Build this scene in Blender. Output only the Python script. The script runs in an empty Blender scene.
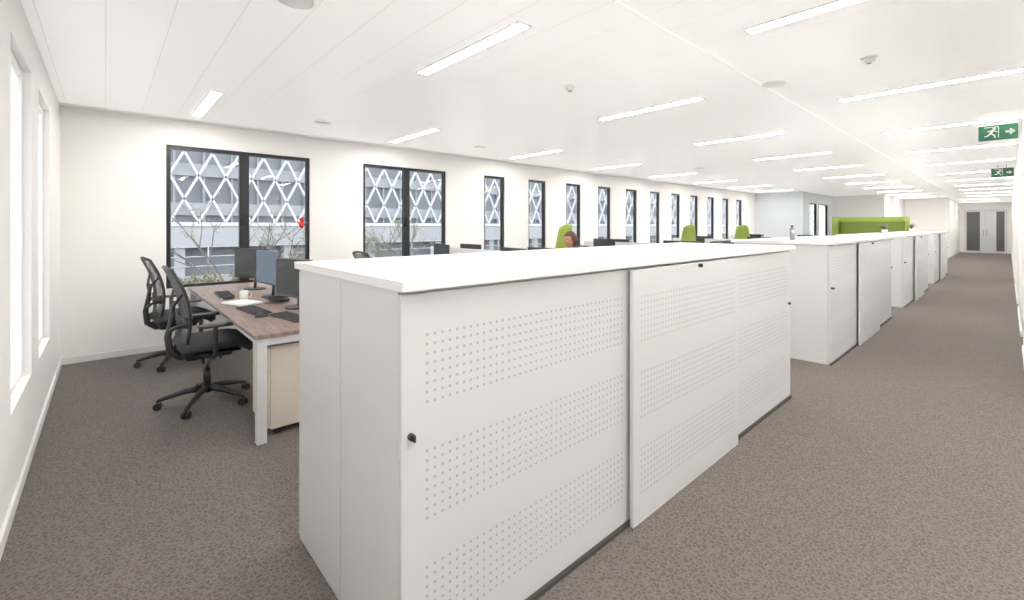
import bpy, bmesh, math, random
from mathutils import Vector, Matrix, noise
random.seed(7)
scene = bpy.context.scene
scene.view_settings.view_transform = 'Standard'
scene.view_settings.exposure = 1.0
scene.view_settings.gamma = 1.12

# ------------------------------------------------------------------ camera
H = 1.45
a = math.radians(47.85)
cam_d = bpy.data.cameras.new('camera'); cam = bpy.data.objects.new('camera', cam_d)
scene.collection.objects.link(cam); scene.camera = cam
cam_d.sensor_width = 36; cam_d.lens = 449/1024*36; cam_d.shift_y = -74/1024
cam_d.clip_start = 0.02; cam_d.clip_end = 300
cam.location = (0, 0, H); cam.rotation_euler = (math.radians(90), 0, a - math.radians(90))

# ------------------------------------------------------------------ materials
def lin(c):
    return tuple(((v/255)/12.92 if v/255 <= .04045 else ((v/255+.055)/1.055)**2.4) for v in c) + (1,)
def mat(name, rgb, rough=.5, metal=0, noise_amt=.04, noise_scale=8, bump=0, spec=.5, bscale=None):
    m = bpy.data.materials.new(name); m.use_nodes = True
    nt = m.node_tree; b = nt.nodes['Principled BSDF']
    col = lin(rgb)
    tc = nt.nodes.new('ShaderNodeTexCoord'); n = nt.nodes.new('ShaderNodeTexNoise')
    n.inputs['Scale'].default_value = noise_scale; n.inputs['Detail'].default_value = 3
    nt.links.new(tc.outputs['Object'], n.inputs['Vector'])
    r = nt.nodes.new('ShaderNodeValToRGB')
    r.color_ramp.elements[0].color = tuple(max(0, c*(1-noise_amt)) for c in col[:3]) + (1,)
    r.color_ramp.elements[1].color = tuple(min(1, c*(1+noise_amt)) for c in col[:3]) + (1,)
    nt.links.new(n.outputs['Fac'], r.inputs['Fac']); nt.links.new(r.outputs['Color'], b.inputs['Base Color'])
    b.inputs['Roughness'].default_value = rough; b.inputs['Metallic'].default_value = metal
    b.inputs['Specular IOR Level'].default_value = spec
    if bump:
        n2 = nt.nodes.new('ShaderNodeTexNoise'); n2.inputs['Scale'].default_value = bscale or 200
        nt.links.new(tc.outputs['Object'], n2.inputs['Vector'])
        bp = nt.nodes.new('ShaderNodeBump'); bp.inputs['Strength'].default_value = bump; bp.inputs['Distance'].default_value = .002
        nt.links.new(n2.outputs['Fac'], bp.inputs['Height']); nt.links.new(bp.outputs['Normal'], b.inputs['Normal'])
    return m
def emis(name, rgb, s):
    m = bpy.data.materials.new(name); m.use_nodes = True
    nt = m.node_tree; nt.nodes.remove(nt.nodes['Principled BSDF'])
    e = nt.nodes.new('ShaderNodeEmission'); e.inputs['Color'].default_value = lin(rgb); e.inputs['Strength'].default_value = s
    nt.links.new(e.outputs[0], nt.nodes['Material Output'].inputs[0]); return m

M_wall = mat('wall_paint', (246, 244, 242), .7, noise_amt=.01, bump=.05)
M_base = mat('baseboard_paint', (232, 230, 229), .5)
M_white = mat('white_laminate', (216, 217, 218), .35, noise_amt=.01)
M_top = mat('white_worktop', (242, 242, 242), .25, noise_amt=.01)
M_fix = mat('ceiling_fixture_white', (252, 251, 250), .4, noise_amt=.01)
M_hole = mat('perforation', (178, 179, 180), .8)
M_gap = mat('shadow_gap', (60, 58, 56), .9)
M_black = mat('black_plastic', (34, 34, 37), .45)
M_frame = mat('black_aluminium', (24, 25, 28), .35, spec=.4)
M_fabric = mat('charcoal_fabric', (46, 47, 51), .95, bump=.4, bscale=300)
M_steel = mat('steel', (150, 150, 152), .3, 1)
M_beige = mat('beige_drawer', (218, 207, 193), .45)
M_lime = mat('lime_felt', (142, 163, 70), .9, bump=.3)
M_olive = mat('olive_felt', (112, 132, 58), .9, bump=.3)
M_screen = mat('dark_screen', (44, 48, 54), .15)
M_greybk = mat('grey_monitor_shell', (92, 97, 104), .5)
M_paper = mat('paper', (240, 240, 238), .8)
M_green = mat('exit_green', (24, 98, 66), .5)
M_red = mat('red_enamel', (190, 34, 28), .4)
M_conc = mat('facade_panel', (150, 154, 160), .6, noise_amt=.12, noise_scale=.5)
M_concd = mat('facade_glazing', (112, 118, 126), .4, noise_amt=.25, noise_scale=.6)
M_latt = mat('white_lattice', (188, 192, 197), .5)
M_stone = mat('street_stone', (134, 132, 130), .9, noise_amt=.15, noise_scale=2)
M_leaf = mat('leaf', (112, 114, 88), .7, noise_amt=.4, noise_scale=4)
M_bark = mat('bark', (92, 86, 80), .9, noise_amt=.3)
M_blue = mat('pale_blue_paint', (220, 226, 232), .7, noise_amt=.01)
M_skin = mat('skin', (206, 150, 122), .5, noise_amt=.05)
M_hair = mat('auburn_hair', (84, 44, 28), .55, noise_amt=.3, noise_scale=60)
M_shirt = mat('navy_knit', (50, 54, 76), .9, bump=.4)
M_trouser = mat('dark_trousers', (42, 42, 48), .9)
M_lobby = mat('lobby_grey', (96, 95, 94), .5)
M_lamp = emis('lamp_diffuser', (255, 251, 244), 40)
M_mug = mat('ceramic', (232, 232, 230), .2)
M_disp = emis('lit_display', (140, 156, 174), .3)

# see-through mesh fabric for chair backs
M_mesh = mat('grey_mesh_fabric', (84, 86, 91), .9, bump=.4, bscale=400)
nt = M_mesh.node_tree; b = nt.nodes['Principled BSDF']
tr = nt.nodes.new('ShaderNodeBsdfTransparent'); ms = nt.nodes.new('ShaderNodeMixShader'); ms.inputs[0].default_value = .76
nt.links.new(tr.outputs[0], ms.inputs[1]); nt.links.new(b.outputs[0], ms.inputs[2]); nt.links.new(ms.outputs[0], nt.nodes['Material Output'].inputs[0])

# translucent roller-blind cloth
M_blind = bpy.data.materials.new('translucent_blind'); M_blind.use_nodes = True
nt = M_blind.node_tree; nt.nodes.remove(nt.nodes['Principled BSDF'])
tl = nt.nodes.new('ShaderNodeBsdfTranslucent'); tl.inputs[0].default_value = (.95, .95, .95, 1)
df = nt.nodes.new('ShaderNodeBsdfDiffuse'); df.inputs[0].default_value = (.9, .9, .9, 1)
ms = nt.nodes.new('ShaderNodeMixShader'); ms.inputs[0].default_value = .4
nt.links.new(tl.outputs[0], ms.inputs[1]); nt.links.new(df.outputs[0], ms.inputs[2]); nt.links.new(ms.outputs[0], nt.nodes['Material Output'].inputs[0])

# wood desk
M_wood = mat('walnut_top', (150, 122, 102), .4)
nt = M_wood.node_tree; b = nt.nodes['Principled BSDF']
tc = nt.nodes.new('ShaderNodeTexCoord'); mp = nt.nodes.new('ShaderNodeMapping'); mp.inputs['Scale'].default_value = (14, 1.2, 1)
w = nt.nodes.new('ShaderNodeTexNoise'); w.inputs['Scale'].default_value = 3; w.inputs['Detail'].default_value = 8; w.inputs['Distortion'].default_value = .6
r = nt.nodes.new('ShaderNodeValToRGB'); r.color_ramp.elements[0].position = .3; r.color_ramp.elements[1].position = .7
r.color_ramp.elements[0].color = lin((104, 84, 76)); r.color_ramp.elements[1].color = lin((154, 132, 120))
nt.links.new(tc.outputs['Object'], mp.inputs[0]); nt.links.new(mp.outputs[0], w.inputs['Vector']); nt.links.new(w.outputs['Fac'], r.inputs[0]); nt.links.new(r.outputs[0], b.inputs['Base Color'])

# carpet
M_carpet = bpy.data.materials.new('patterned_carpet'); M_carpet.use_nodes = True
nt = M_carpet.node_tree; b = nt.nodes['Principled BSDF']; b.inputs['Roughness'].default_value = .95; b.inputs['Specular IOR Level'].default_value = .1
tc = nt.nodes.new('ShaderNodeTexCoord')
nz = nt.nodes.new('ShaderNodeTexNoise'); nz.inputs['Scale'].default_value = 25
mx = nt.nodes.new('ShaderNodeMixRGB'); mx.inputs[0].default_value = .03
nt.links.new(tc.outputs['Object'], nz.inputs['Vector']); nt.links.new(tc.outputs['Object'], mx.inputs[1]); nt.links.new(nz.outputs['Color'], mx.inputs[2])
vo = nt.nodes.new('ShaderNodeTexVoronoi'); vo.feature = 'DISTANCE_TO_EDGE'; vo.inputs['Scale'].default_value = 46
nt.links.new(mx.outputs[0], vo.inputs['Vector'])
r = nt.nodes.new('ShaderNodeValToRGB'); r.color_ramp.elements[0].position = .03; r.color_ramp.elements[1].position = .25
r.color_ramp.elements[0].color = lin((114, 107, 103)); r.color_ramp.elements[1].color = lin((94, 87, 83))
nt.links.new(vo.outputs['Distance'], r.inputs[0])
vc = nt.nodes.new('ShaderNodeTexNoise'); vc.inputs['Scale'].default_value = 150
nt.links.new(tc.outputs['Object'], vc.inputs['Vector'])
m2 = nt.nodes.new('ShaderNodeMixRGB'); m2.blend_type = 'OVERLAY'; m2.inputs[0].default_value = .7
nt.links.new(r.outputs[0], m2.inputs[1]); nt.links.new(vc.outputs['Fac'], m2.inputs[2]); nt.links.new(m2.outputs[0], b.inputs['Base Color'])
bp = nt.nodes.new('ShaderNodeBump'); bp.inputs['Strength'].default_value = .4; bp.inputs['Distance'].default_value = .004
nt.links.new(vc.outputs['Fac'], bp.inputs['Height']); nt.links.new(bp.outputs[0], b.inputs['Normal'])

# metal ceiling planks running across the room: joint every 0.3 m along X
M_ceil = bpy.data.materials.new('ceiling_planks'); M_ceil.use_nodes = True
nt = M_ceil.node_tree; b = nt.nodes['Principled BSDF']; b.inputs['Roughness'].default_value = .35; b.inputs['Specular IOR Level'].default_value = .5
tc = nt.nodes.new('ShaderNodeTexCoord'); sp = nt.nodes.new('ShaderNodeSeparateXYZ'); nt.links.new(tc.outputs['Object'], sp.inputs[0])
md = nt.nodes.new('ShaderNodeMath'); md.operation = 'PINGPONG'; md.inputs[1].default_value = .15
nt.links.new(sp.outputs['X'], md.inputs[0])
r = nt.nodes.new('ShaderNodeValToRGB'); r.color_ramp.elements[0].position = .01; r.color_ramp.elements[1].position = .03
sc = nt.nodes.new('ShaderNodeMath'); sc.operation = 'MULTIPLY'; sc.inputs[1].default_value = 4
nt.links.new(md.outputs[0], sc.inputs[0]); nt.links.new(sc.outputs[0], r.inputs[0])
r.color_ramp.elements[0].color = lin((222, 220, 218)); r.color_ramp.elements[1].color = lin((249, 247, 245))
nt.links.new(r.outputs[0], b.inputs['Base Color']); nt.links.new(r.outputs[0], b.inputs['Emission Color']); b.inputs['Emission Strength'].default_value = .14  # faint glow added to brighten the ceiling; the planks are no real light source

# glass (single-sided panes; facing based reflectance)
M_glass = bpy.data.materials.new('window_glass'); M_glass.use_nodes = True
nt = M_glass.node_tree; nt.nodes.remove(nt.nodes['Principled BSDF'])
tr = nt.nodes.new('ShaderNodeBsdfTransparent'); tr.inputs[0].default_value = (.92, .94, .95, 1)
gl = nt.nodes.new('ShaderNodeBsdfGlossy'); gl.inputs['Roughness'].default_value = .02
lw_ = nt.nodes.new('ShaderNodeLayerWeight'); lw_.inputs[0].default_value = .5
pw = nt.nodes.new('ShaderNodeMath'); pw.operation = 'POWER'; pw.inputs[1].default_value = 4
ml = nt.nodes.new('ShaderNodeMath'); ml.operation = 'MULTIPLY_ADD'; ml.inputs[1].default_value = .5; ml.inputs[2].default_value = .04
ms = nt.nodes.new('ShaderNodeMixShader')
nt.links.new(lw_.outputs['Facing'], pw.inputs[0]); nt.links.new(pw.outputs[0], ml.inputs[0])
nt.links.new(ml.outputs[0], ms.inputs[0]); nt.links.new(tr.outputs[0], ms.inputs[1]); nt.links.new(gl.outputs[0], ms.inputs[2])
nt.links.new(ms.outputs[0], nt.nodes['Material Output'].inputs[0])

# ------------------------------------------------------------------ mesh builder
class B:
    def __init__(s, name):
        s.name = name; s.bm = bmesh.new(); s.mats = []
    def mi(s, m):
        if m not in s.mats: s.mats.append(m)
        return s.mats.index(m)
    def _fin(s, verts, m, smooth=False):
        i = s.mi(m)
        fs = set(f for v in verts for f in v.link_faces)
        for f in fs: f.material_index = i; f.smooth = smooth
    def box(s, x0, x1, y0, y1, z0, z1, m, bev=0, rot=None, piv=None):
        r = bmesh.ops.create_cube(s.bm, size=1)
        vs = r['verts']
        c = Vector(((x0+x1)/2, (y0+y1)/2, (z0+z1)/2))
        for v in vs: v.co = Vector((v.co.x*abs(x1-x0), v.co.y*abs(y1-y0), v.co.z*abs(z1-z0))) + c
        s._fin(vs, m)
        if bev:
            es = list(set(e for v in vs for e in v.link_edges))
            rr = bmesh.ops.bevel(s.bm, geom=es, offset=bev, segments=3, affect='EDGES', profile=.5)
            i = s.mi(m)
            for f in rr['faces']: f.material_index = i
            vs = list(set(vs_ for f in rr['faces'] for vs_ in f.verts) | set(v for v in vs if v.is_valid))
        if rot:
            bmesh.ops.rotate(s.bm, verts=vs, cent=piv or c, matrix=rot)
        return vs
    def cyl(s, p0, p1, r0, m, r1=None, seg=16, smooth=True):
        p0 = Vector(p0); p1 = Vector(p1); r1 = r0 if r1 is None else r1
        d = p1-p0
        r = bmesh.ops.create_cone(s.bm, cap_ends=True, segments=seg, radius1=r0, radius2=r1, depth=d.length)
        q = d.to_track_quat('Z', 'Y').to_matrix()
        for v in r['verts']: v.co = q @ v.co + (p0+p1)/2
        s._fin(r['verts'], m)
        if smooth:
            for v in r['verts']:
                for f in v.link_faces:
                    if len(f.verts) == 4: f.smooth = True
        return r['verts']
    def sph(s, c, r, m, sc=(1, 1, 1), seg=16):
        rr = bmesh.ops.create_uvsphere(s.bm, u_segments=seg, v_segments=max(6, seg//2+2), radius=r)
        for v in rr['verts']: v.co = Vector((v.co.x*sc[0], v.co.y*sc[1], v.co.z*sc[2])) + Vector(c)
        s._fin(rr['verts'], m, True)
        return rr['verts']
    def tube(s, pts, r, m, seg=8, closed=False):
        pts = [Vector(p) for p in pts]; n = len(pts); rings = []
        rs = r if isinstance(r, (list, tuple)) else [r]*n
        ref = None
        for i, p in enumerate(pts):
            if closed: t = pts[(i+1) % n]-pts[i-1]
            else: t = pts[min(i+1, n-1)]-pts[max(i-1, 0)]
            t.normalize()
            if ref is None: ref = Vector((0, 0, 1)) if abs(t.z) < .9 else Vector((0, 1, 0))
            u = t.cross(ref).normalized(); vv = u.cross(t).normalized(); ref = vv
            rings.append([s.bm.verts.new(p + (u*math.cos(2*math.pi*k/seg)+vv*math.sin(2*math.pi*k/seg))*rs[i]) for k in range(seg)])
        idx = s.mi(m)
        for i in range(n if closed else n-1):
            A = rings[i]; C = rings[(i+1) % n]
            for k in range(seg):
                f = s.bm.faces.new((A[k], A[(k+1) % seg], C[(k+1) % seg], C[k])); f.material_index = idx; f.smooth = True
        if not closed:
            for R in (rings[0], rings[-1]):
                try: f = s.bm.faces.new(R); f.material_index = idx
                except Exception: pass
    def grid(s, fn, nu, nv, m, thick=0):
        V = [[s.bm.verts.new(fn(i/nu, j/nv)) for j in range(nv+1)] for i in range(nu+1)]
        idx = s.mi(m); fs = []
        for i in range(nu):
            for j in range(nv):
                f = s.bm.faces.new((V[i][j], V[i+1][j], V[i+1][j+1], V[i][j+1])); f.material_index = idx; f.smooth = True; fs.append(f)
        if thick:
            bmesh.ops.recalc_face_normals(s.bm, faces=fs)
            rr = bmesh.ops.solidify(s.bm, geom=fs, thickness=thick)
            for g in rr['geom']:
                if isinstance(g, bmesh.types.BMFace): g.material_index = idx; g.smooth = True
    def quad(s, pts, m):
        f = s.bm.faces.new([s.bm.verts.new(p) for p in pts]); f.material_index = s.mi(m); return f
    def done(s, loc=(0, 0, 0), rz=0, bevel=0, parent=None, recalc=True):
        if recalc: bmesh.ops.recalc_face_normals(s.bm, faces=s.bm.faces[:])
        me = bpy.data.meshes.new(s.name); s.bm.to_mesh(me); s.bm.free()
        for m in s.mats: me.materials.append(m)
        o = bpy.data.objects.new(s.name, me); scene.collection.objects.link(o)
        o.location = loc; o.rotation_euler = (0, 0, rz)
        if bevel:
            md = o.modifiers.new('bevel', 'BEVEL'); md.width = bevel; md.segments = 2; md.limit_method = 'ANGLE'
        if parent: o.parent = parent
        return o
def inst(o, loc, rz=0):
    c = bpy.data.objects.new(o.name.split('.')[0], o.data); scene.collection.objects.link(c)
    c.location = loc; c.rotation_euler = (0, 0, rz)
    for md in o.modifiers:
        n = c.modifiers.new(md.name, md.type); n.width = md.width; n.segments = md.segments; n.limit_method = md.limit_method
    return c

CZ = 2.71; WY = 6.63; LX = -.352; RY = -.12; XE = 35.0; XB = 28.0; XN = 18.8
# ------------------------------------------------------------------ room shell
o = B('floor'); o.box(LX-.2, XE+3, -2.3, WY+.12, -.15, 0, M_carpet); o.done()
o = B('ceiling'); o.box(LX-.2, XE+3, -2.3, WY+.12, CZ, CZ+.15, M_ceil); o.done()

def wall_along_x(name, y0, y1, x0, x1, openings, m=M_wall):
    o = B(name); x = x0
    for (xa, xb, za, zb) in sorted(openings):
        o.box(x, xa, y0, y1, 0, CZ, m)
        if za > .03: o.box(xa, xb, y0, y1, 0, za, m)
        o.box(xa, xb, y0, y1, zb, CZ, m); x = xb
    o.box(x, x1, y0, y1, 0, CZ, m); return o.done()
def wall_along_y(name, x0, x1, y0, y1, openings, m=M_wall):
    o = B(name); y = y0
    for (ya, yb, za, zb) in sorted(openings):
        o.box(x0, x1, y, ya, 0, CZ, m)
        if za > .03: o.box(x0, x1, ya, yb, 0, za, m)
        o.box(x0, x1, ya, yb, zb, CZ, m); y = yb
    o.box(x0, x1, y, y1, 0, CZ, m); return o.done()

ZS, ZT = .70, 2.41
wins = [(.527, 2.146, ZS, ZT, True), (2.925, 4.44, ZS, ZT, True)]
for n in range(11):
    x = 5.29+1.17*n; wins.append((x, x+.52, ZS, ZT, False))
wall_along_x('wall_back', WY, WY+.11, LX-.16, XN+.2, [w_[:4] for w_ in wins])
lw = [(3.35, 4.2, .50, 2.43), (4.62, 5.45, .50, 2.43)]
wall_along_y('wall_left', LX-.16, LX, -2.2, WY, lw)
cdoors = [(7.9, 8.9), (11.6, 12.6), (16.6, 17.6), (21.2, 22.2)]
wall_along_x('wall_right', RY-.2, RY, 5.6, XE, [(xa, xb, 0, 2.15) for xa, xb in cdoors])
o = B('wall_recess'); o.box(LX-.16, 5.8, -2.2, -2.0, 0, CZ, M_wall); o.box(5.6, 5.8, -2.0, RY-.2, 0, CZ, M_wall); o.done()
o = B('wall_end'); o.box(XN, XN+.2, 5.0, WY, 0, CZ, M_blue); o.done()
wall_along_x('wall_alcove', 5.0, 5.12, XN+.2, 23.2, [(19.6, 20.6, .4, 2.32), (20.9, 22.2, .4, 2.32)], M_blue)
o = B('wall_far'); o.box(23.0, 23.2, 3.3, 5.0, 0, CZ, M_wall); o.done()
o = B('wall_far_return'); o.box(23.2, XB+.2, 3.3, 3.5, 0, CZ, M_wall); o.box(XB, XB+.2, 1.8, 3.3, 0, CZ, M_wall); o.box(XB+.2, XE, 1.8, 2.0, 0, CZ, M_wall); o.done()
wall_along_y('wall_corridor_end', XE, XE+.2, RY-.2, 2.0, [(.04, 1.61, 0.0, 2.31)])
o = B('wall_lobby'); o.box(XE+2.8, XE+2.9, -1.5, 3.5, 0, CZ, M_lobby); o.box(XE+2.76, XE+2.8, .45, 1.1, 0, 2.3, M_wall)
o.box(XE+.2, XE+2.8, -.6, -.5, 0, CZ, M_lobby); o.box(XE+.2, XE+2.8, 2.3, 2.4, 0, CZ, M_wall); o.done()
# corridor doors set back in the right wall
for i, (xa, xb) in enumerate(cdoors):
    o = B('door_%d' % (i+2))
    for q in ((xa+.001, xa+.05), (xb-.05, xb-.001)): o.box(q[0], q[1], RY-.17, RY-.02, 0, 2.149, M_base)
    o.box(xa+.05, xb-.05, RY-.17, RY-.02, 2.10, 2.149, M_base)
    o.box(xa+.052, xb-.052, RY-.13, RY-.09, .005, 2.098, M_white, .002)
    o.cyl((xb-.13, RY-.09, 1.02), (xb-.13, RY-.04, 1.02), .010, M_steel); o.cyl((xb-.13, RY-.045, 1.02), (xb-.25, RY-.045, 1.02), .009, M_steel)
    o.done()
def bb(name, *bx):
    o = B(name)
    for q in bx: o.box(*q, 0, .07, M_base)
    o.done(bevel=.004)
bb('baseboard_back', (LX, XN, WY-.015, WY+.001))
bb('baseboard_left', (LX-.001, LX+.015, -2.0, WY-.015))
xs_ = [5.6] + [v for d in cdoors for v in d] + [XE]
bb('baseboard_right', *[(xs_[i], xs_[i+1], RY-.001, RY+.012) for i in range(0, len(xs_), 2)])
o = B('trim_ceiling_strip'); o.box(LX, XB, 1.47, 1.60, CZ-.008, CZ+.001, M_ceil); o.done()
o = B('trim_ceiling_edge'); o.box(LX, XN, WY-.14, WY, CZ-.006, CZ+.001, M_fix); o.done()

# windows
def window(i, xa, xb, za, zb, double, y=WY+.025, d=.06, sill=True):
    o = B('window_%d' % i); t = .045
    o.box(xa, xa+t, y, y+d, za, zb, M_frame); o.box(xb-t, xb, y, y+d, za, zb, M_frame)
    o.box(xa+t, xb-t, y, y+d, zb-t, zb, M_frame); o.box(xa+t, xb-t, y, y+d, za, za+t, M_frame)
    if double:
        xm = (xa+xb)/2; o.box(xm-.055, xm+.055, y, y+d, za+t, zb-t, M_frame)
        o.box(xm-.012, xm+.012, y-.03, y, 1.45, 1.60, M_frame, .004)
    yy = y+d*.5
    o.quad([(xa+t, yy, za+t), (xb-t, yy, za+t), (xb-t, yy, zb-t), (xa+t, yy, zb-t)], M_glass)
    if sill: o.box(xa+.001, xb-.001, y-.045, y, za, za+.012, M_top)
    o.done()
k = 1
for w_ in wins:
    window(k, *w_); k += 1
for (ya, yb, za, zb) in lw:
    o = B('window_%d' % k); k += 1; t = .04; x = LX-.10
    for q in ((ya, ya+t, za, zb), (yb-t, yb, za, zb), (ya+t, yb-t, za, za+t), (ya+t, yb-t, zb-t, zb)):
        o.box(x, x+.06, q[0], q[1], q[2], q[3], M_fix)
    o.quad([(x+.02, ya+t, za+t), (x+.02, yb-t, za+t), (x+.02, yb-t, zb-t), (x+.02, ya+t, zb-t)], M_glass)
    o.quad([(x+.045, ya+t, za+t), (x+.045, yb-t, za+t), (x+.045, yb-t, zb-t), (x+.045, ya+t, zb-t)], M_blind); o.done()
window(k, 19.6, 20.6, .4, 2.32, False, y=5.03, sill=False); k += 1
window(k, 20.9, 22.2, .4, 2.32, False, y=5.03, sill=False); k += 1
# corridor end door
o = B('door_1')
for q in ((.05, .12), (.80, .86), (1.53, 1.6)): o.box(XE+.06, XE+.14, q[0], q[1], .0, 2.3, M_base)
o.box(XE+.06, XE+.14, .12, 1.53, 2.22, 2.3, M_base); o.box(XE+.06, XE+.14, .12, 1.53, .0, .1, M_base)
for ya, yb in ((.12, .8), (.86, 1.53)):
    o.quad([(XE+.1, ya, .1), (XE+.1, yb, .1), (XE+.1, yb, 2.22), (XE+.1, ya, 2.22)], M_glass)
for y in (.77, .89):
    o.cyl((XE+.02, y, .95), (XE+.02, y, 1.25), .012, M_steel)
    for z in (1.0, 1.2): o.cyl((XE+.02, y, z), (XE+.08, y, z), .008, M_steel)
o.done()

# ------------------------------------------------------------------ ceiling lamps
o = B('recessed_ceiling_lamp')
o.box(-.042, .042, -.6, .6, -.010, -.004, M_lamp)
for q in ((-.055, -.042, -.615, .615), (.042, .055, -.615, .615), (-.042, .042, -.615, -.6), (-.042, .042, .6, .615)):
    o.box(*q, -.012, 0, M_fix)
lamp = o.done(loc=(.77, 5.57, CZ))
for i in range(0, 12):
    x = .77+2.4*i
    if i and x < 18.5: inst(lamp, (x, 5.57, CZ))
    x = 1.93+2.4*i
    if x < 27: inst(lamp, (x, 2.62, CZ))
    x = .70+2.37*i
    if x < 27: inst(lamp, (x, .52, CZ))
for x in (30, 33, 36.3): inst(lamp, (x, .9, CZ))
inst(lamp, (1.5, -1.2, CZ)); inst(lamp, (4.0, -1.2, CZ))  # extra unseen lamps in the recess, added as fill light

def smoke(x, y, r=.05):
    o = B('smoke_detector'); o.cyl((0, 0, -.018), (0, 0, 0), r*1.05, M_fix, seg=24)
    o.cyl((0, 0, -.045), (0, 0, -.018), r*.62, M_fix, r1=r*.9, seg=24); o.cyl((0, 0, -.05), (0, 0, -.045), r*.3, M_steel, seg=16)
    o.done(loc=(x, y, CZ))
def ceilpt(u, v):
    k_ = (u-512)/449; t = (CZ-H)*449/(226-v); ca, sa = math.cos(a), math.sin(a)
    return t*(ca+k_*sa), t*(sa-k_*ca)
for u, v in ((570, 86), (869, 57)): smoke(*ceilpt(u, v))
def speaker(x, y):
    o = B('ceiling_speaker'); o.cyl((0, 0, -.006), (0, 0, 0), .10, M_fix, seg=32); o.cyl((0, 0, -.012), (0, 0, -.006), .08, M_fix, r1=.09, seg=32)
    o.done(loc=(x, y, CZ))
for u, v in ((323, 122), (773, 84), (480, 147), (700, 168), (295, 0)): speaker(*ceilpt(u, v))

# exit signs
for x in (7.8, 13.7):
    o = B('exit_sign'); y0, y1 = -.08, .24
    o.box(-.012, .012, y0, y1, 2.465, 2.64, M_green, .003)
    o.box(-.016, .016, y0-.005, y1+.005, 2.64, 2.655, M_white)
    for y in (.02, .14): o.cyl((0, y, 2.655), (0, y, CZ), .006, M_steel)
    X = -.0135
    o.quad([(X, y0+.10, 2.54), (X, y0+.03, 2.54), (X, y0+.03, 2.565), (X, y0+.10, 2.565)], M_paper)
    o.quad([(X, y0+.06, 2.59), (X, y0+.02, 2.5525), (X, y0+.06, 2.515), (X, y0+.075, 2.5525)], M_paper)
    cy = y0+.2
    o.cyl((X, cy-.01, 2.60), (X-.001, cy-.01, 2.60), .014, M_paper)
    def bar(ya, za, yb, zb, w_):
        d = Vector((yb-ya, zb-za)); n = Vector((-d.y, d.x)).normalized()*w_
        o.quad([(X, ya+n.x, za+n.y), (X, yb+n.x, zb+n.y), (X, yb-n.x, zb-n.y), (X, ya-n.x, za-n.y)], M_paper)
    bar(cy, 2.585, cy+.02, 2.545, .012); bar(cy, 2.58, cy-.035, 2.56, .005); bar(cy+.005, 2.58, cy+.045, 2.57, .005)
    bar(cy+.02, 2.545, cy-.015, 2.52, .007); bar(cy-.015, 2.52, cy-.015, 2.49, .006); bar(cy+.02, 2.545, cy+.05, 2.515, .007); bar(cy+.05, 2.515, cy+.07, 2.515, .006)
    bar(cy-.045, 2.49, cy-.045, 2.62, .003); bar(cy-.045, 2.62, cy+.07, 2.62, .003)
    o.done(loc=(x, 0, 0))

# ------------------------------------------------------------------ cabinets
def dots(o, x0, x1, y):
    px = .0285
    n = int((x1-x0)/px); px = (x1-x0)/n
    for (zt) in (1.105, .735, .365):
        for r_ in range(8):
            z = zt - r_*.0305
            for c in range(n+1):
                x = x0+c*px; s = .0047
                o.quad([(x-s, y, z-s), (x+s, y, z-s), (x+s, y, z+s), (x-s, y, z+s)], M_hole)
def cabinet():
    o = B('sliding_door_cabinet_bank')
    L = 3.64
    for (ya, yb) in ((1.262, 1.718), (1.722, 2.205)):
        for i in range(2):
            xa = i*L/2+.001; xb = (i+1)*L/2-.001
            o.box(xa, xb, ya, yb, .0, 1.25, M_white)
    o.box(.004, L-.004, 1.3, 2.1, .01, 1.251, M_gap)
    o.box(-.015, L*.5-.001, 1.205, 2.235, 1.252, 1.283, M_top)
    o.box(L*.5+.001, L+.015, 1.205, 2.235, 1.252, 1.283, M_top)
    D = [(.0, 1.23, 1.240, 1.258, .02), (1.20, 2.44, 1.200, 1.220, .004), (2.40, L, 1.240, 1.258, .02)]
    for (xa, xb, ya, yb, zz) in D: o.box(xa, xb, ya, yb, zz, 1.238, M_white)
    dots(o, .09, 1.16, 1.2392); dots(o, 1.27, 2.37, 1.1992); dots(o, 2.50, L-.09, 1.2392)
    o.box(.01, L-.01, 1.226, 1.24, .0, .02, M_gap)
    for (xa, xb, ya, yb) in ((.0, 1.83, 2.206, 2.214), (1.81, L, 2.216, 2.224)): o.box(xa, xb, ya, yb, .02, 1.238, M_white)
    o.cyl((.03, 1.240, .80), (.03, 1.222, .80), .011, M_black); o.box(.027, .033, 1.208, 1.224, .79, .81, M_black)
    o.cyl((1.88, 1.202, 1.222), (1.88, 1.190, 1.222), .011, M_black); o.box(1.877, 1.883, 1.178, 1.191, 1.212, 1.232, M_black)
    o.cyl((L-.05, 1.240, .80), (L-.05, 1.222, .80), .011, M_black)
    return o.done(loc=(.668, 0, 0), bevel=.0015, recalc=False)
cab = cabinet()
for x in (5.585, 10.49, 15.39): inst(cab, (x, 0, 0))

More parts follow.
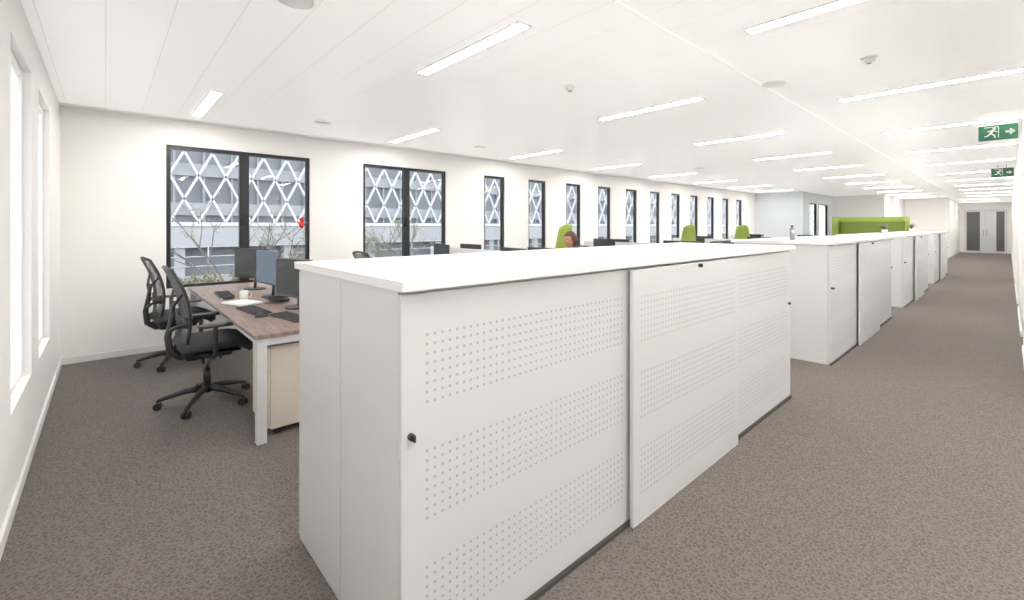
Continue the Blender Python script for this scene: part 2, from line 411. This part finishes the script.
# ------------------------------------------------------------------ task chair
def task_chair(loc, rz, name='task_chair', fab=M_fabric, mesh=M_mesh):
    """local +X is the sitting direction"""
    e = bpy.data.objects.new(name, None); scene.collection.objects.link(e); e.location = loc; e.rotation_euler = (0, 0, rz)
    o = B('base')
    for i in range(5):
        t = 2*math.pi*i/5+.35; c, s_ = math.cos(t), math.sin(t)
        o.tube([(.03*c, .03*s_, .125), (.15*c, .15*s_, .115), (.29*c, .29*s_, .082), (.325*c, .325*s_, .07)], [.028, .024, .017, .014], M_black)
        cx, cy = .325*c, .325*s_
        o.cyl((cx, cy, .05), (cx, cy, .08), .010, M_black)
        for sgn in (-1, 1):
            o.cyl((cx-s_*.008*sgn, cy+c*.008*sgn, .028), (cx-s_*.026*sgn, cy+c*.026*sgn, .028), .028, M_black, seg=18)
        o.box(cx-.014, cx+.014, cy-.014, cy+.014, .03, .056, M_black, .004)
    o.cyl((0, 0, .09), (0, 0, .15), .036, M_black); o.cyl((0, 0, .15), (0, 0, .28), .028, M_black); o.cyl((0, 0, .28), (0, 0, .40), .016, M_steel)
    o.done(parent=e)
    o = B('seat')
    def top(u, v):
        x = -.20+.48*u; y = -.245+.49*v
        uu = 2*u-1; vv = 2*v-1
        k_ = 1-.10*abs(vv)**4; x2 = x*k_; y2 = y*(1-.08*abs(uu)**4)
        z = .495+.012*math.cos(vv*1.6)-.03*max(0, uu-.5)**2*4 - .022*(abs(uu)**6+abs(vv)**6)
        return Vector((x2, y2, z))
    o.grid(top, 16, 16, fab, thick=-.055)
    o.box(-.16, .16, -.11, .11, .385, .435, M_black, .015); o.box(-.18, .2, -.19, .19, .43, .447, M_black, .006)
    o.cyl((.05, -.11, .41), (.05, -.24, .41), .008, M_black)
    o.done(parent=e, recalc=True)
    o = B('back')
    def bp_(z, y):
        x = -.19-.055*z+.045*math.sin(z*math.pi*.9+.2) - .03*z*z + .045*(y/.23)**2*(1-.4*z)
        return Vector((x-.01, y, .54+.57*z))
    def hw(z): return .185+.045*math.sin(min(1, z*1.15)*math.pi*.62) - .05*max(0, z-.8)*2
    pts = []
    N = 14
    for i in range(N+1): z = i/N; pts.append(bp_(z, hw(z)))
    for i in range(1, 6): t = i/6; y = hw(1)*(1-2*t); p = bp_(1, y); p.z += .018*math.sin(t*math.pi); pts.append(p)
    for i in range(N, -1, -1): z = i/N; pts.append(bp_(z, -hw(z)))
    for i in range(1, 6): t = i/6; y = -hw(0)*(1-2*t); p = bp_(0, y); p.z -= .02*math.sin(t*math.pi); pts.append(p)
    o.tube(pts, .013, M_black, closed=True)
    o.grid(lambda u, v: bp_(v, (2*u-1)*hw(v)), 12, 16, mesh)
    o.grid(lambda u, v: bp_(.22+.14*v, (2*u-1)*(hw(.3)-.01)) + Vector((-.02, 0, 0)), 10, 3, M_black, thick=.012)
    o.tube([(-.08, 0, .40), (-.18, 0, .41), (-.245, 0, .46), (-.26, 0, .58), (-.235, 0, .72), (-.22, 0, .86)], [.03, .03, .028, .024, .02, .013], M_black, seg=10)
    for sg in (-1, 1):
        o.tube([(-.248, 0, .62), (-.23, sg*.09, .66), tuple(bp_(.3, sg*hw(.3)))], [.018, .014, .011], M_black)
        o.tube([(-.228, 0, .78), (-.23, sg*.08, .84), tuple(bp_(.72, sg*hw(.72)))], [.016, .012, .010], M_black)
    o.done(parent=e)
    o = B('armrests')
    for sg in (-1, 1):
        o.tube([(0, sg*.12, .42), (0, sg*.24, .42), (.005, sg*.285, .46), (.005, sg*.285, .60), (.005, sg*.285, .665)], [.018, .018, .018, .016, .016], M_black, seg=10)
        o.box(-.11, .15, sg*.285-.042, sg*.285+.042, .665, .69, M_black, .011)
    o.done(parent=e)
    return e
task_chair((.62, 4.42, 0), math.radians(2))
task_chair((.56, 5.92, 0), math.radians(6))

# ------------------------------------------------------------------ desks
def bench(x0, x1, y0, y1, ped=True, top=M_wood):
    o = B('office_desk')
    n = max(1, round((y1-y0)/1.6)); L = (y1-y0)/n
    for i in range(n):
        o.box(x0, x1, y0+i*L+.003, y0+(i+1)*L-.003, .705, .73, top, .003)
    xs = (x0+.02, x1-.08)
    for y in (y0+.02, y1-.08):
        for x in xs: o.box(x, x+.06, y, y+.06, 0, .70, M_white, .004)
        o.box(x0+.08, x1-.08, y+.005, y+.055, .65, .70, M_white)
    for x in xs: o.box(x+.01, x+.05, y0+.08, y1-.08, .655, .70, M_white)
    ymid = (y0+y1)/2
    x = xs[1]; o.box(x, x+.06, ymid-.03, ymid+.03, 0, .655, M_white, .004)
    o.done()
    if ped:
        o = B('drawer_pedestal')
        xa = x0+.12; xb = xa+.58; ya = y0+.10; yb = ya+.42
        o.box(xa, xb, ya, yb, .05, .62, M_beige, .003)
        for i in range(3):
            z = .06+i*.187; o.box(xa-.018, xa-.001, ya+.003, yb-.003, z, z+.182, M_beige, .003)
            o.box(xa-.022, xa-.017, ya+.13, yb-.13, z+.155, z+.163, M_steel)
        for x in (xa+.05, xb-.05):
            for y in (ya+.05, yb-.05):
                o.cyl((x, y-.012, .025), (x, y+.012, .025), .025, M_black); o.cyl((x, y, .03), (x, y, .052), .01, M_black)
        o.done()
bench(.72, 1.52, 3.30, 6.5)

def monitor(x, y, rz, z=.73, face=M_screen, top=1.2, shell=M_black):
    """local +X is the viewing side"""
    o = B('computer_monitor'); h = top-z
    o.box(-.012, .012, -.27, .27, h-.34, h, shell, .004)
    o.box(.0122, .0135, -.26, .26, h-.32, h-.01, face)
    o.box(-.035, -.012, -.09, .09, h-.25, h-.1, shell, .006)
    o.tube([(-.05, 0, .01), (-.055, 0, h*.4), (-.03, 0, h-.17)], [.018, .016, .014], M_steel)
    o.cyl((-.05, 0, 0), (-.05, 0, .012), .11, M_black, seg=28)
    o.done(loc=(x, y, z), rz=rz)
monitor(1.22, 5.75, math.radians(-157))
monitor(1.22, 5.02, math.radians(-172), face=M_disp, shell=M_greybk)
monitor(1.22, 4.20, math.radians(-166), top=1.165, shell=M_greybk)

def keyboard(x, y, rz, z=.73):
    o = B('computer_keyboard'); o.box(-.07, .07, -.22, .22, 0, .012, M_black, .004)
    for i in range(5):
        for j in range(15): o.box(-.06+i*.025, -.04+i*.025, -.21+j*.028, -.187+j*.028, .012, .018, M_fabric)
    o.done(loc=(x, y, z), rz=rz)
def mouse(x, y, z=.73):
    o = B('computer_mouse'); vs = o.sph((0, 0, .004), 1, M_black, (.055, .032, .03))
    for v in vs: v.co.z = max(0, v.co.z)
    o.done(loc=(x, y, z), rz=.3)
keyboard(.93, 4.30, .1); mouse(.92, 3.98); keyboard(.92, 5.5, -.05); mouse(.9, 5.16); keyboard(1.08, 3.78, .15)
def mug(x, y, z=.73, m=M_mug):
    o = B('coffee_mug')
    n = 20; prof = [(.032, 0), (.038, .01), (.04, .09), (.036, .09), (.034, .012)]
    rings = [[o.bm.verts.new((r_*math.cos(2*math.pi*k_/n), r_*math.sin(2*math.pi*k_/n), zz)) for k_ in range(n)] for r_, zz in prof]
    ii = o.mi(m)
    for A, C in zip(rings, rings[1:]):
        for k_ in range(n): f = o.bm.faces.new((A[k_], A[(k_+1) % n], C[(k_+1) % n], C[k_])); f.smooth = True
    o.bm.faces.new(rings[0]); o.bm.faces.new(rings[-1])
    o.tube([(.038, 0, .075), (.06, 0, .07), (.066, 0, .045), (.055, 0, .025), (.038, 0, .02)], .005, m)
    o.done(loc=(x, y, z))
mug(1.0, 5.0); mug(1.3, 3.95)
o = B('desk_phone'); o.box(-.09, .09, -.1, .1, 0, .03, M_black, .008, rot=Matrix.Rotation(-.15, 3, 'Y'), piv=Vector((-.09, 0, 0)))
o.box(-.09, .09, .05, .095, .04, .065, M_black, .01); o.box(-.03, .04, -.08, .02, .032, .045, M_steel); o.done(loc=(1.2, 4.66, .735), rz=math.pi)
o = B('paper_stack')
for i in range(6):
    q = random.uniform(-.02, .02); o.box(-.105+q, .105+q, -.148-q, .148-q, i*.003, i*.003+.0025, M_paper)
o.done(loc=(.95, 4.76, .73), rz=.3)

# further rows of desks behind the cabinets
rows = [(3.1, 4.7), (7.0, 8.6), (10.9, 12.5), (14.8, 16.4)]
for j, (xa, xb) in enumerate(rows):
    bench(xa, xb, 3.2, 6.3, ped=False, top=M_top)
    xm = (xa+xb)/2
    o = B('desk_privacy_screen'); o.box(xm-.015, xm+.015, 3.25, 6.25, .73, 1.12, M_white, .006)
    for y in (3.6, 4.75, 5.9): o.box(xm-.03, xm+.03, y-.03, y+.03, .73, .76, M_steel)
    o.done()
    for y in (3.95, 5.5):
        monitor(xm-.3, y, math.pi+random.uniform(-.2, .2), top=1.19)
        monitor(xm+.3, y+.1, random.uniform(-.2, .2), top=1.17)
        keyboard(xm+.58, y, math.pi); keyboard(xm-.6, y, 0)
def lime_chair(x, y, rz):
    e = bpy.data.objects.new('lime_high_back_chair', None); scene.collection.objects.link(e); e.location = (x, y, 0); e.rotation_euler = (0, 0, rz)
    o = B('shell')
    def f(u, v):
        hw_ = .29-.13*v**1.4; yy = (2*u-1)
        return Vector((-.26-.10*v+.12*abs(yy)**2.5, yy*hw_, .42+1.06*v - .07*abs(yy)**4*v))
    o.grid(f, 14, 16, M_lime, thick=.035)
    o.box(-.25, .27, -.25, .25, .38, .47, M_olive, .03); o.done(parent=e)
    o = B('legs')
    for i in range(4):
        t = math.pi/4+i*math.pi/2; o.tube([(0, 0, .36), (.15*math.cos(t), .15*math.sin(t), .3), (.3*math.cos(t), .3*math.sin(t), .012)], [.025, .016, .012], M_steel)
    o.cyl((0, 0, .34), (0, 0, .385), .05, M_steel); o.done(parent=e)
lime_chair(6.3, 5.7, math.pi); lime_chair(10.2, 5.2, math.pi*.95); lime_chair(13.9, 5.3, math.pi*1.05)
task_chair((6.6, 3.9, 0), 0); task_chair((9.2, 4.0, 0), math.pi); task_chair((2.6, 5.4, 0), 0)
task_chair((10.4, 4.1, 0), .2); task_chair((13.1, 4.1, 0), math.pi)

# ------------------------------------------------------------------ green acoustic sofa booth
o = B('acoustic_booth_sofa')
BW = 2.05
def booth(u, v):
    W = BW; D_ = .75; R = .3
    L1 = D_-R; arc = math.pi/2*R; L2 = W-2*R; T = 2*L1+2*arc+L2; s_ = u*T
    if s_ < L1: x, y = s_, W
    elif s_ < L1+arc: t = (s_-L1)/R; x, y = L1+R*math.sin(t), W-R+R*math.cos(t)
    elif s_ < L1+arc+L2: x, y = D_, W-R-(s_-L1-arc)
    elif s_ < L1+2*arc+L2: t = (s_-L1-arc-L2)/R; x, y = L1+R*math.cos(t), R-R*math.sin(t)
    else: x, y = D_-R-(s_-L1-2*arc-L2), 0
    return Vector((x, y, .08+1.68*v))
o.grid(booth, 60, 8, M_lime, thick=.07)
o.box(.05, .64, .1, BW-.1, .14, .44, M_olive, .04); o.box(.5, .66, .12, BW-.12, .44, 1.62, M_olive, .05)
for x in (.1, .6):
    for y in (.1, BW-.1): o.cyl((x, y, 0), (x, y, .15), .02, M_steel)
o.done(loc=(19.3, 2.18, 0))

# small things on cabinets
o = B('water_bottle'); o.cyl((0, 0, 0), (0, 0, .13), .03, M_steel); o.cyl((0, 0, .13), (0, 0, .155), .03, M_steel, r1=.014); o.cyl((0, 0, .155), (0, 0, .175), .015, M_black)
o.done(loc=(6.15, 1.75, 1.283))
def pot_plant(x, y, z, s_=1):
    o = B('potted_plant'); o.cyl((0, 0, 0), (0, 0, .09*s_), .04*s_, M_mug, r1=.055*s_, seg=20)
    o.cyl((0, 0, .088*s_), (0, 0, .092*s_), .05*s_, M_bark, seg=20)
    for i in range(26):
        t = random.uniform(0, 6.28); l = random.uniform(.08, .16)*s_; w_ = .012*s_; up = random.uniform(.5, 1.2)
        d = Vector((math.cos(t), math.sin(t), 0)); n = Vector((-d.y, d.x, 0))*w_
        p0 = d*.01+Vector((0, 0, .09*s_)); p1 = p0+d*l*.4+Vector((0, 0, l*up*.7)); p2 = p0+d*l+Vector((0, 0, l*up))
        o.quad([p0-n*.4, p1-n, p1+n, p0+n*.4], M_leaf); o.quad([p1-n, p2-n*.1, p2+n*.1, p1+n], M_leaf)
    o.done(loc=(x, y, z), recalc=False)
pot_plant(12.2, 1.75, 1.283); pot_plant(16.6, 1.8, 1.283)

o = B('red_window_ornament'); o.cyl((0, 0, -.1), (0, 0, .5), .0012, M_black, seg=6)
o.sph((0, 0, -.10), .03, M_red, (1, .6, 1)); o.sph((0, 0, -.17), .042, M_red, (.8, .5, 1.2)); o.tube([(-.03, 0, -.17), (-.06, 0, -.12)], .009, M_red); o.tube([(.03, 0, -.17), (.06, 0, -.14)], .009, M_red)
o.done(loc=(2.02, WY-.04, 1.64))

# ------------------------------------------------------------------ seated person
P = bpy.data.objects.new('seated_office_worker', None); scene.collection.objects.link(P)
P.location = (5.42, 4.55, 0); P.rotation_euler = (0, 0, math.radians(190))
def skinned(name, verts, edges, radii, m, root=0, sub=2):
    me = bpy.data.meshes.new(name); me.from_pydata(verts, edges, []); me.materials.append(m)
    ob = bpy.data.objects.new(name, me); scene.collection.objects.link(ob); ob.parent = P
    sk = ob.modifiers.new('skin', 'SKIN'); sk.use_smooth_shade = True
    for i, r_ in enumerate(radii):
        d = me.skin_vertices[0].data[i]; d.radius = r_ if isinstance(r_, tuple) else (r_, r_); d.use_root = (i == root)
    sb = ob.modifiers.new('sub', 'SUBSURF'); sb.levels = sub; sb.render_levels = sub
    return ob
V = [(0, 0, .56), (.0, 0, .70), (.03, 0, .86), (.05, 0, .98), (.07, 0, 1.05)]
R = [(.15, .12), (.13, .105), (.15, .11), (.13, .09), (.055, .055)]
E = [(0, 1), (1, 2), (2, 3), (3, 4)]
for sg in (-1, 1):
    i = len(V)
    V += [(.05, sg*.17, .97), (.12, sg*.22, .78), (.36, sg*.16, .775)]; R += [.058, .045, .034]; E += [(3, i), (i, i+1), (i+1, i+2)]
skinned('knit_sweater', V, E, R, M_shirt)
V = [(0, 0, .55)]; R = [(.14, .11)]; E = []
for sg in (-1, 1):
    i = len(V)
    V += [(.06, sg*.09, .54), (.42, sg*.11, .545), (.45, sg*.11, .32), (.42, sg*.11, .10)]; R += [.09, .062, .05, .04]; E += [(0, i), (i, i+1), (i+1, i+2), (i+2, i+3)]
skinned('trousers', V, E, R, M_trouser)
o = B('shoes')
for sg in (-1, 1): o.sph((.48, sg*.11, .04), 1, M_black, (.14, .045, .04))
o.done(parent=P)
skinned('neck', [(.07, 0, 1.03), (.085, 0, 1.13)], [(0, 1)], [.052, .05], M_skin)
for sg in (-1, 1):
    wx, wy, wz = .36, sg*.16, .775
    skinned('palm', [(wx, wy, wz), (wx+.04, wy, wz), (wx+.09, wy-sg*.005, wz-.002)], [(0, 1), (1, 2)], [(.022, .022), (.030, .016), (.036, .013)], M_skin)
    for fi, (off, ln) in enumerate(((-.028, .065), (-.01, .078), (.010, .072), (.028, .056))):
        y = wy+sg*off; x = wx+.085
        skinned('finger', [(x, y, wz), (x+ln*.45, y, wz+.006), (x+ln*.78, y, wz-.006), (x+ln*.95, y, wz-.02)], [(0, 1), (1, 2), (2, 3)], [.009, .0085, .008, .007], M_skin, sub=1)
    skinned('thumb', [(wx+.03, wy-sg*.02, wz), (wx+.06, wy-sg*.048, wz-.006), (wx+.09, wy-sg*.056, wz-.014)], [(0, 1), (1, 2)], [.012, .010, .008], M_skin, sub=1)
C = Vector((.10, 0, 1.235))
HR = Matrix.Rotation(math.radians(-28), 3, 'Z') @ Matrix.Rotation(math.radians(14), 3, 'Y')
o = B('head')
vs = o.sph((0, 0, 0), 1, M_skin, (1, 1, 1), 40)
for v in vs:
    d = v.co.copy(); x, y, z = d
    p = Vector((x*.098, y*.076, z*.118))
    if z < 0: p.y *= 1-.32*(-z)**1.3; p.x = p.x*(1-.18*(-z)) + .012*(-z)*(1 if x > 0 else .3)
    if x > .5:
        p.x += .026*math.exp(-((y/.14)**2))*math.exp(-(((z+.20)/.17)**2))
        p.x -= .010*math.exp(-(((abs(y)-.36)/.17)**2))*math.exp(-(((z-.04)/.13)**2))
        p.x += .006*math.exp(-((y/.28)**2))*math.exp(-(((z+.50)/.09)**2))
        p.x += .007*math.exp(-((y/.3)**2))*math.exp(-(((z+.85)/.14)**2))
        p.x += .004*math.exp(-(((z-.2)/.08)**2))
    v.co = p
for sg in (-1, 1):
    o.sph((.078, sg*.030, .004), .0125, M_paper, seg=12); o.sph((.0875, sg*.030, .004), .0055, M_black, seg=10)
    o.sph((-.005, sg*.076, -.005), 1, M_skin, (.018, .008, .032), 12)
    o.tube([(.088, sg*.014, .026), (.090, sg*.032, .032), (.078, sg*.048, .026)], .003, M_hair)
o.tube([(.084, -.024, -.060), (.093, 0, -.058), (.084, .024, -.060)], .0035, M_red)
for v in o.bm.verts: v.co = HR @ v.co + C
o.done(parent=P)
o = B('hair')
vs = o.sph((0, 0, 0), 1, M_hair, (1, 1, 1), 40)
kill = []
for v in vs:
    x, y, z = v.co
    if (x > .42 and z < .45) or (z < -.8): kill.append(v)
    n_ = noise.noise(Vector((x*3, y*6, z*2)))*.006
    p = Vector((x*(.112+n_)-.006, y*(.090+n_), z*.132+.006))
    if z < 0: p.y *= 1.02; p.x = min(p.x, .03)-.01
    v.co = HR @ p + C
bmesh.ops.delete(o.bm, geom=kill, context='VERTS')
o.done(parent=P)
task_chair((5.40, 4.55, 0), math.radians(190))

# ------------------------------------------------------------------ outside
o = B('street_ground'); o.box(-60, 80, WY+.3, 60, -3.2, -3.0, M_stone); o.box(-60, LX-.4, -40, WY+.3, -3.2, -3.0, M_stone); o.done()
o = B('lattice_facade_building')
FY = 22.0
o.box(-30, 90, FY+.6, FY+8, -3, 16, M_concd)
for z in range(0, 9, 1):
    zz = z*1.6+1.9
    if zz < 16: o.box(-30, 90, FY+.35, FY+.6, zz, zz+.5, M_conc)
for i in range(-30, 90): o.box(i, i+.08, FY+.45, FY+.6, 1.6, 16, M_conc)
o.box(-30, 90, FY-.1, FY+.6, .6, 1.45, M_conc)
o.box(-30, 90, FY-.15, FY+.6, 1.45, 1.6, M_latt)
for x in range(-30, 90, 4): o.box(x, x+.35, FY+.0, FY+.6, -3, .6, M_conc)
W = .95; dz = 1.9; z0 = 1.6
def strut(xa, za, xb, zb):
    d = Vector((xb-xa, zb-za)).normalized(); n = Vector((-d.y, d.x))*.042
    y0, y1 = FY+.05, FY+.17
    p = [(xa+n.x, za+n.y), (xb+n.x, zb+n.y), (xb-n.x, zb-n.y), (xa-n.x, za-n.y)]
    A = [o.bm.verts.new((q[0], y0, q[1])) for q in p]; C_ = [o.bm.verts.new((q[0], y1, q[1])) for q in p]
    ii = o.mi(M_latt)
    for f in ([A[0], A[1], A[2], A[3]], [A[0], C_[0], C_[1], A[1]], [A[2], C_[2], C_[3], A[3]]):
        o.bm.faces.new(f).material_index = ii
x = -20
while x < 88:
    for lv in range(7):
        za = z0+lv*dz; zb = za+dz
        strut(x, za, x+W/2, za+dz/2); strut(x+W/2, za+dz/2, x+W, za)
        strut(x, zb, x+W/2, za+dz/2); strut(x+W/2, za+dz/2, x+W, zb)
    x += W
o.done(recalc=False)
o = B('terrace_wall'); o.box(-20, 50, 14, 14.2, -3, .15, M_stone)
for x in range(-20, 50, 2): o.cyl((x, 14.1, .15), (x, 14.1, .9), .02, M_steel, seg=8)
for z in (.4, .65, .9): o.cyl((-20, 14.1, z), (50, 14.1, z), .018, M_steel, seg=8)
o.done()
def tree(x, y, z, h, nleaf, name='young_tree'):
    o = B(name); tips = []
    def br(p, d, l, r_, lev):
        q = p+d*l; mid = p+d*l*.5+Vector((random.uniform(-1, 1), random.uniform(-1, 1), 0))*l*.05
        o.tube([p, mid, q], [r_, r_*.85, r_*.65], M_bark, seg=6)
        if lev == 0: tips.append((p, q)); return
        for _ in range(3):
            nd = (d+Vector((random.uniform(-.8, .8), random.uniform(-.8, .8), random.uniform(-.1, .5)))).normalized()
            br(p+d*l*random.uniform(.5, 1), nd, l*random.uniform(.55, .8), r_*.6, lev-1)
    br(Vector((0, 0, 0)), Vector((0, 0, 1)), h*.38, h*.008, 4)
    for _ in range(nleaf):
        p, q = random.choice(tips); c = p.lerp(q, random.random())+Vector([random.uniform(-.08, .08) for _ in range(3)])
        u = Vector([random.uniform(-1, 1) for _ in range(3)]).normalized(); v = u.orthogonal().normalized(); s_ = .03
        o.quad([c-u*s_, c+v*s_*.6, c+u*s_, c-v*s_*.6], M_leaf)
    o.done(loc=(x, y, z), recalc=False)
tree(2.6, 10.5, -3, 6.3, 700); tree(7.0, 12, -3, 6, 900)
def shrub(x, y, z, r_, n):
    o = B('leafy_shrub')
    for i in range(60):
        t = random.uniform(0, 6.28); e_ = random.uniform(.3, 1.4); d = Vector((math.cos(t)*math.cos(e_), math.sin(t)*math.cos(e_), math.sin(e_)))
        o.tube([(0, 0, 0), d*r_*.5, d*r_*.95+Vector((0, 0, -.05))], [.01, .007, .003], M_bark, seg=5)
        for _ in range(n):
            c = d*r_*random.uniform(.3, 1)+Vector([random.uniform(-.06, .06) for _ in range(3)])
            u = Vector([random.uniform(-1, 1) for _ in range(3)]).normalized(); v = u.orthogonal().normalized()
            o.quad([c-u*.03, c+v*.016, c+u*.03, c-v*.016], M_leaf)
    o.done(loc=(x, y, z), recalc=False)
o = B('window_planter'); o.box(.3, 4.6, 7.2, 7.7, -.1, .45, M_stone); o.done()
for x in (.6, 1.0, 1.5, 2.1, 3.2, 4.0): shrub(x, 7.45, .47, random.uniform(.25, .4), 10)

# ------------------------------------------------------------------ world
w = bpy.data.worlds.new('overcast_sky'); scene.world = w; w.use_nodes = True
nt = w.node_tree; bg = nt.nodes['Background']
tc = nt.nodes.new('ShaderNodeTexCoord'); sp = nt.nodes.new('ShaderNodeSeparateXYZ'); nt.links.new(tc.outputs['Generated'], sp.inputs[0])
r = nt.nodes.new('ShaderNodeValToRGB'); r.color_ramp.elements[0].position = .0; r.color_ramp.elements[0].color = (.80, .83, .86, 1); r.color_ramp.elements[1].color = (.97, .98, 1, 1)
nt.links.new(sp.outputs['Z'], r.inputs[0]); nt.links.new(r.outputs[0], bg.inputs[0]); bg.inputs[1].default_value = 2.2
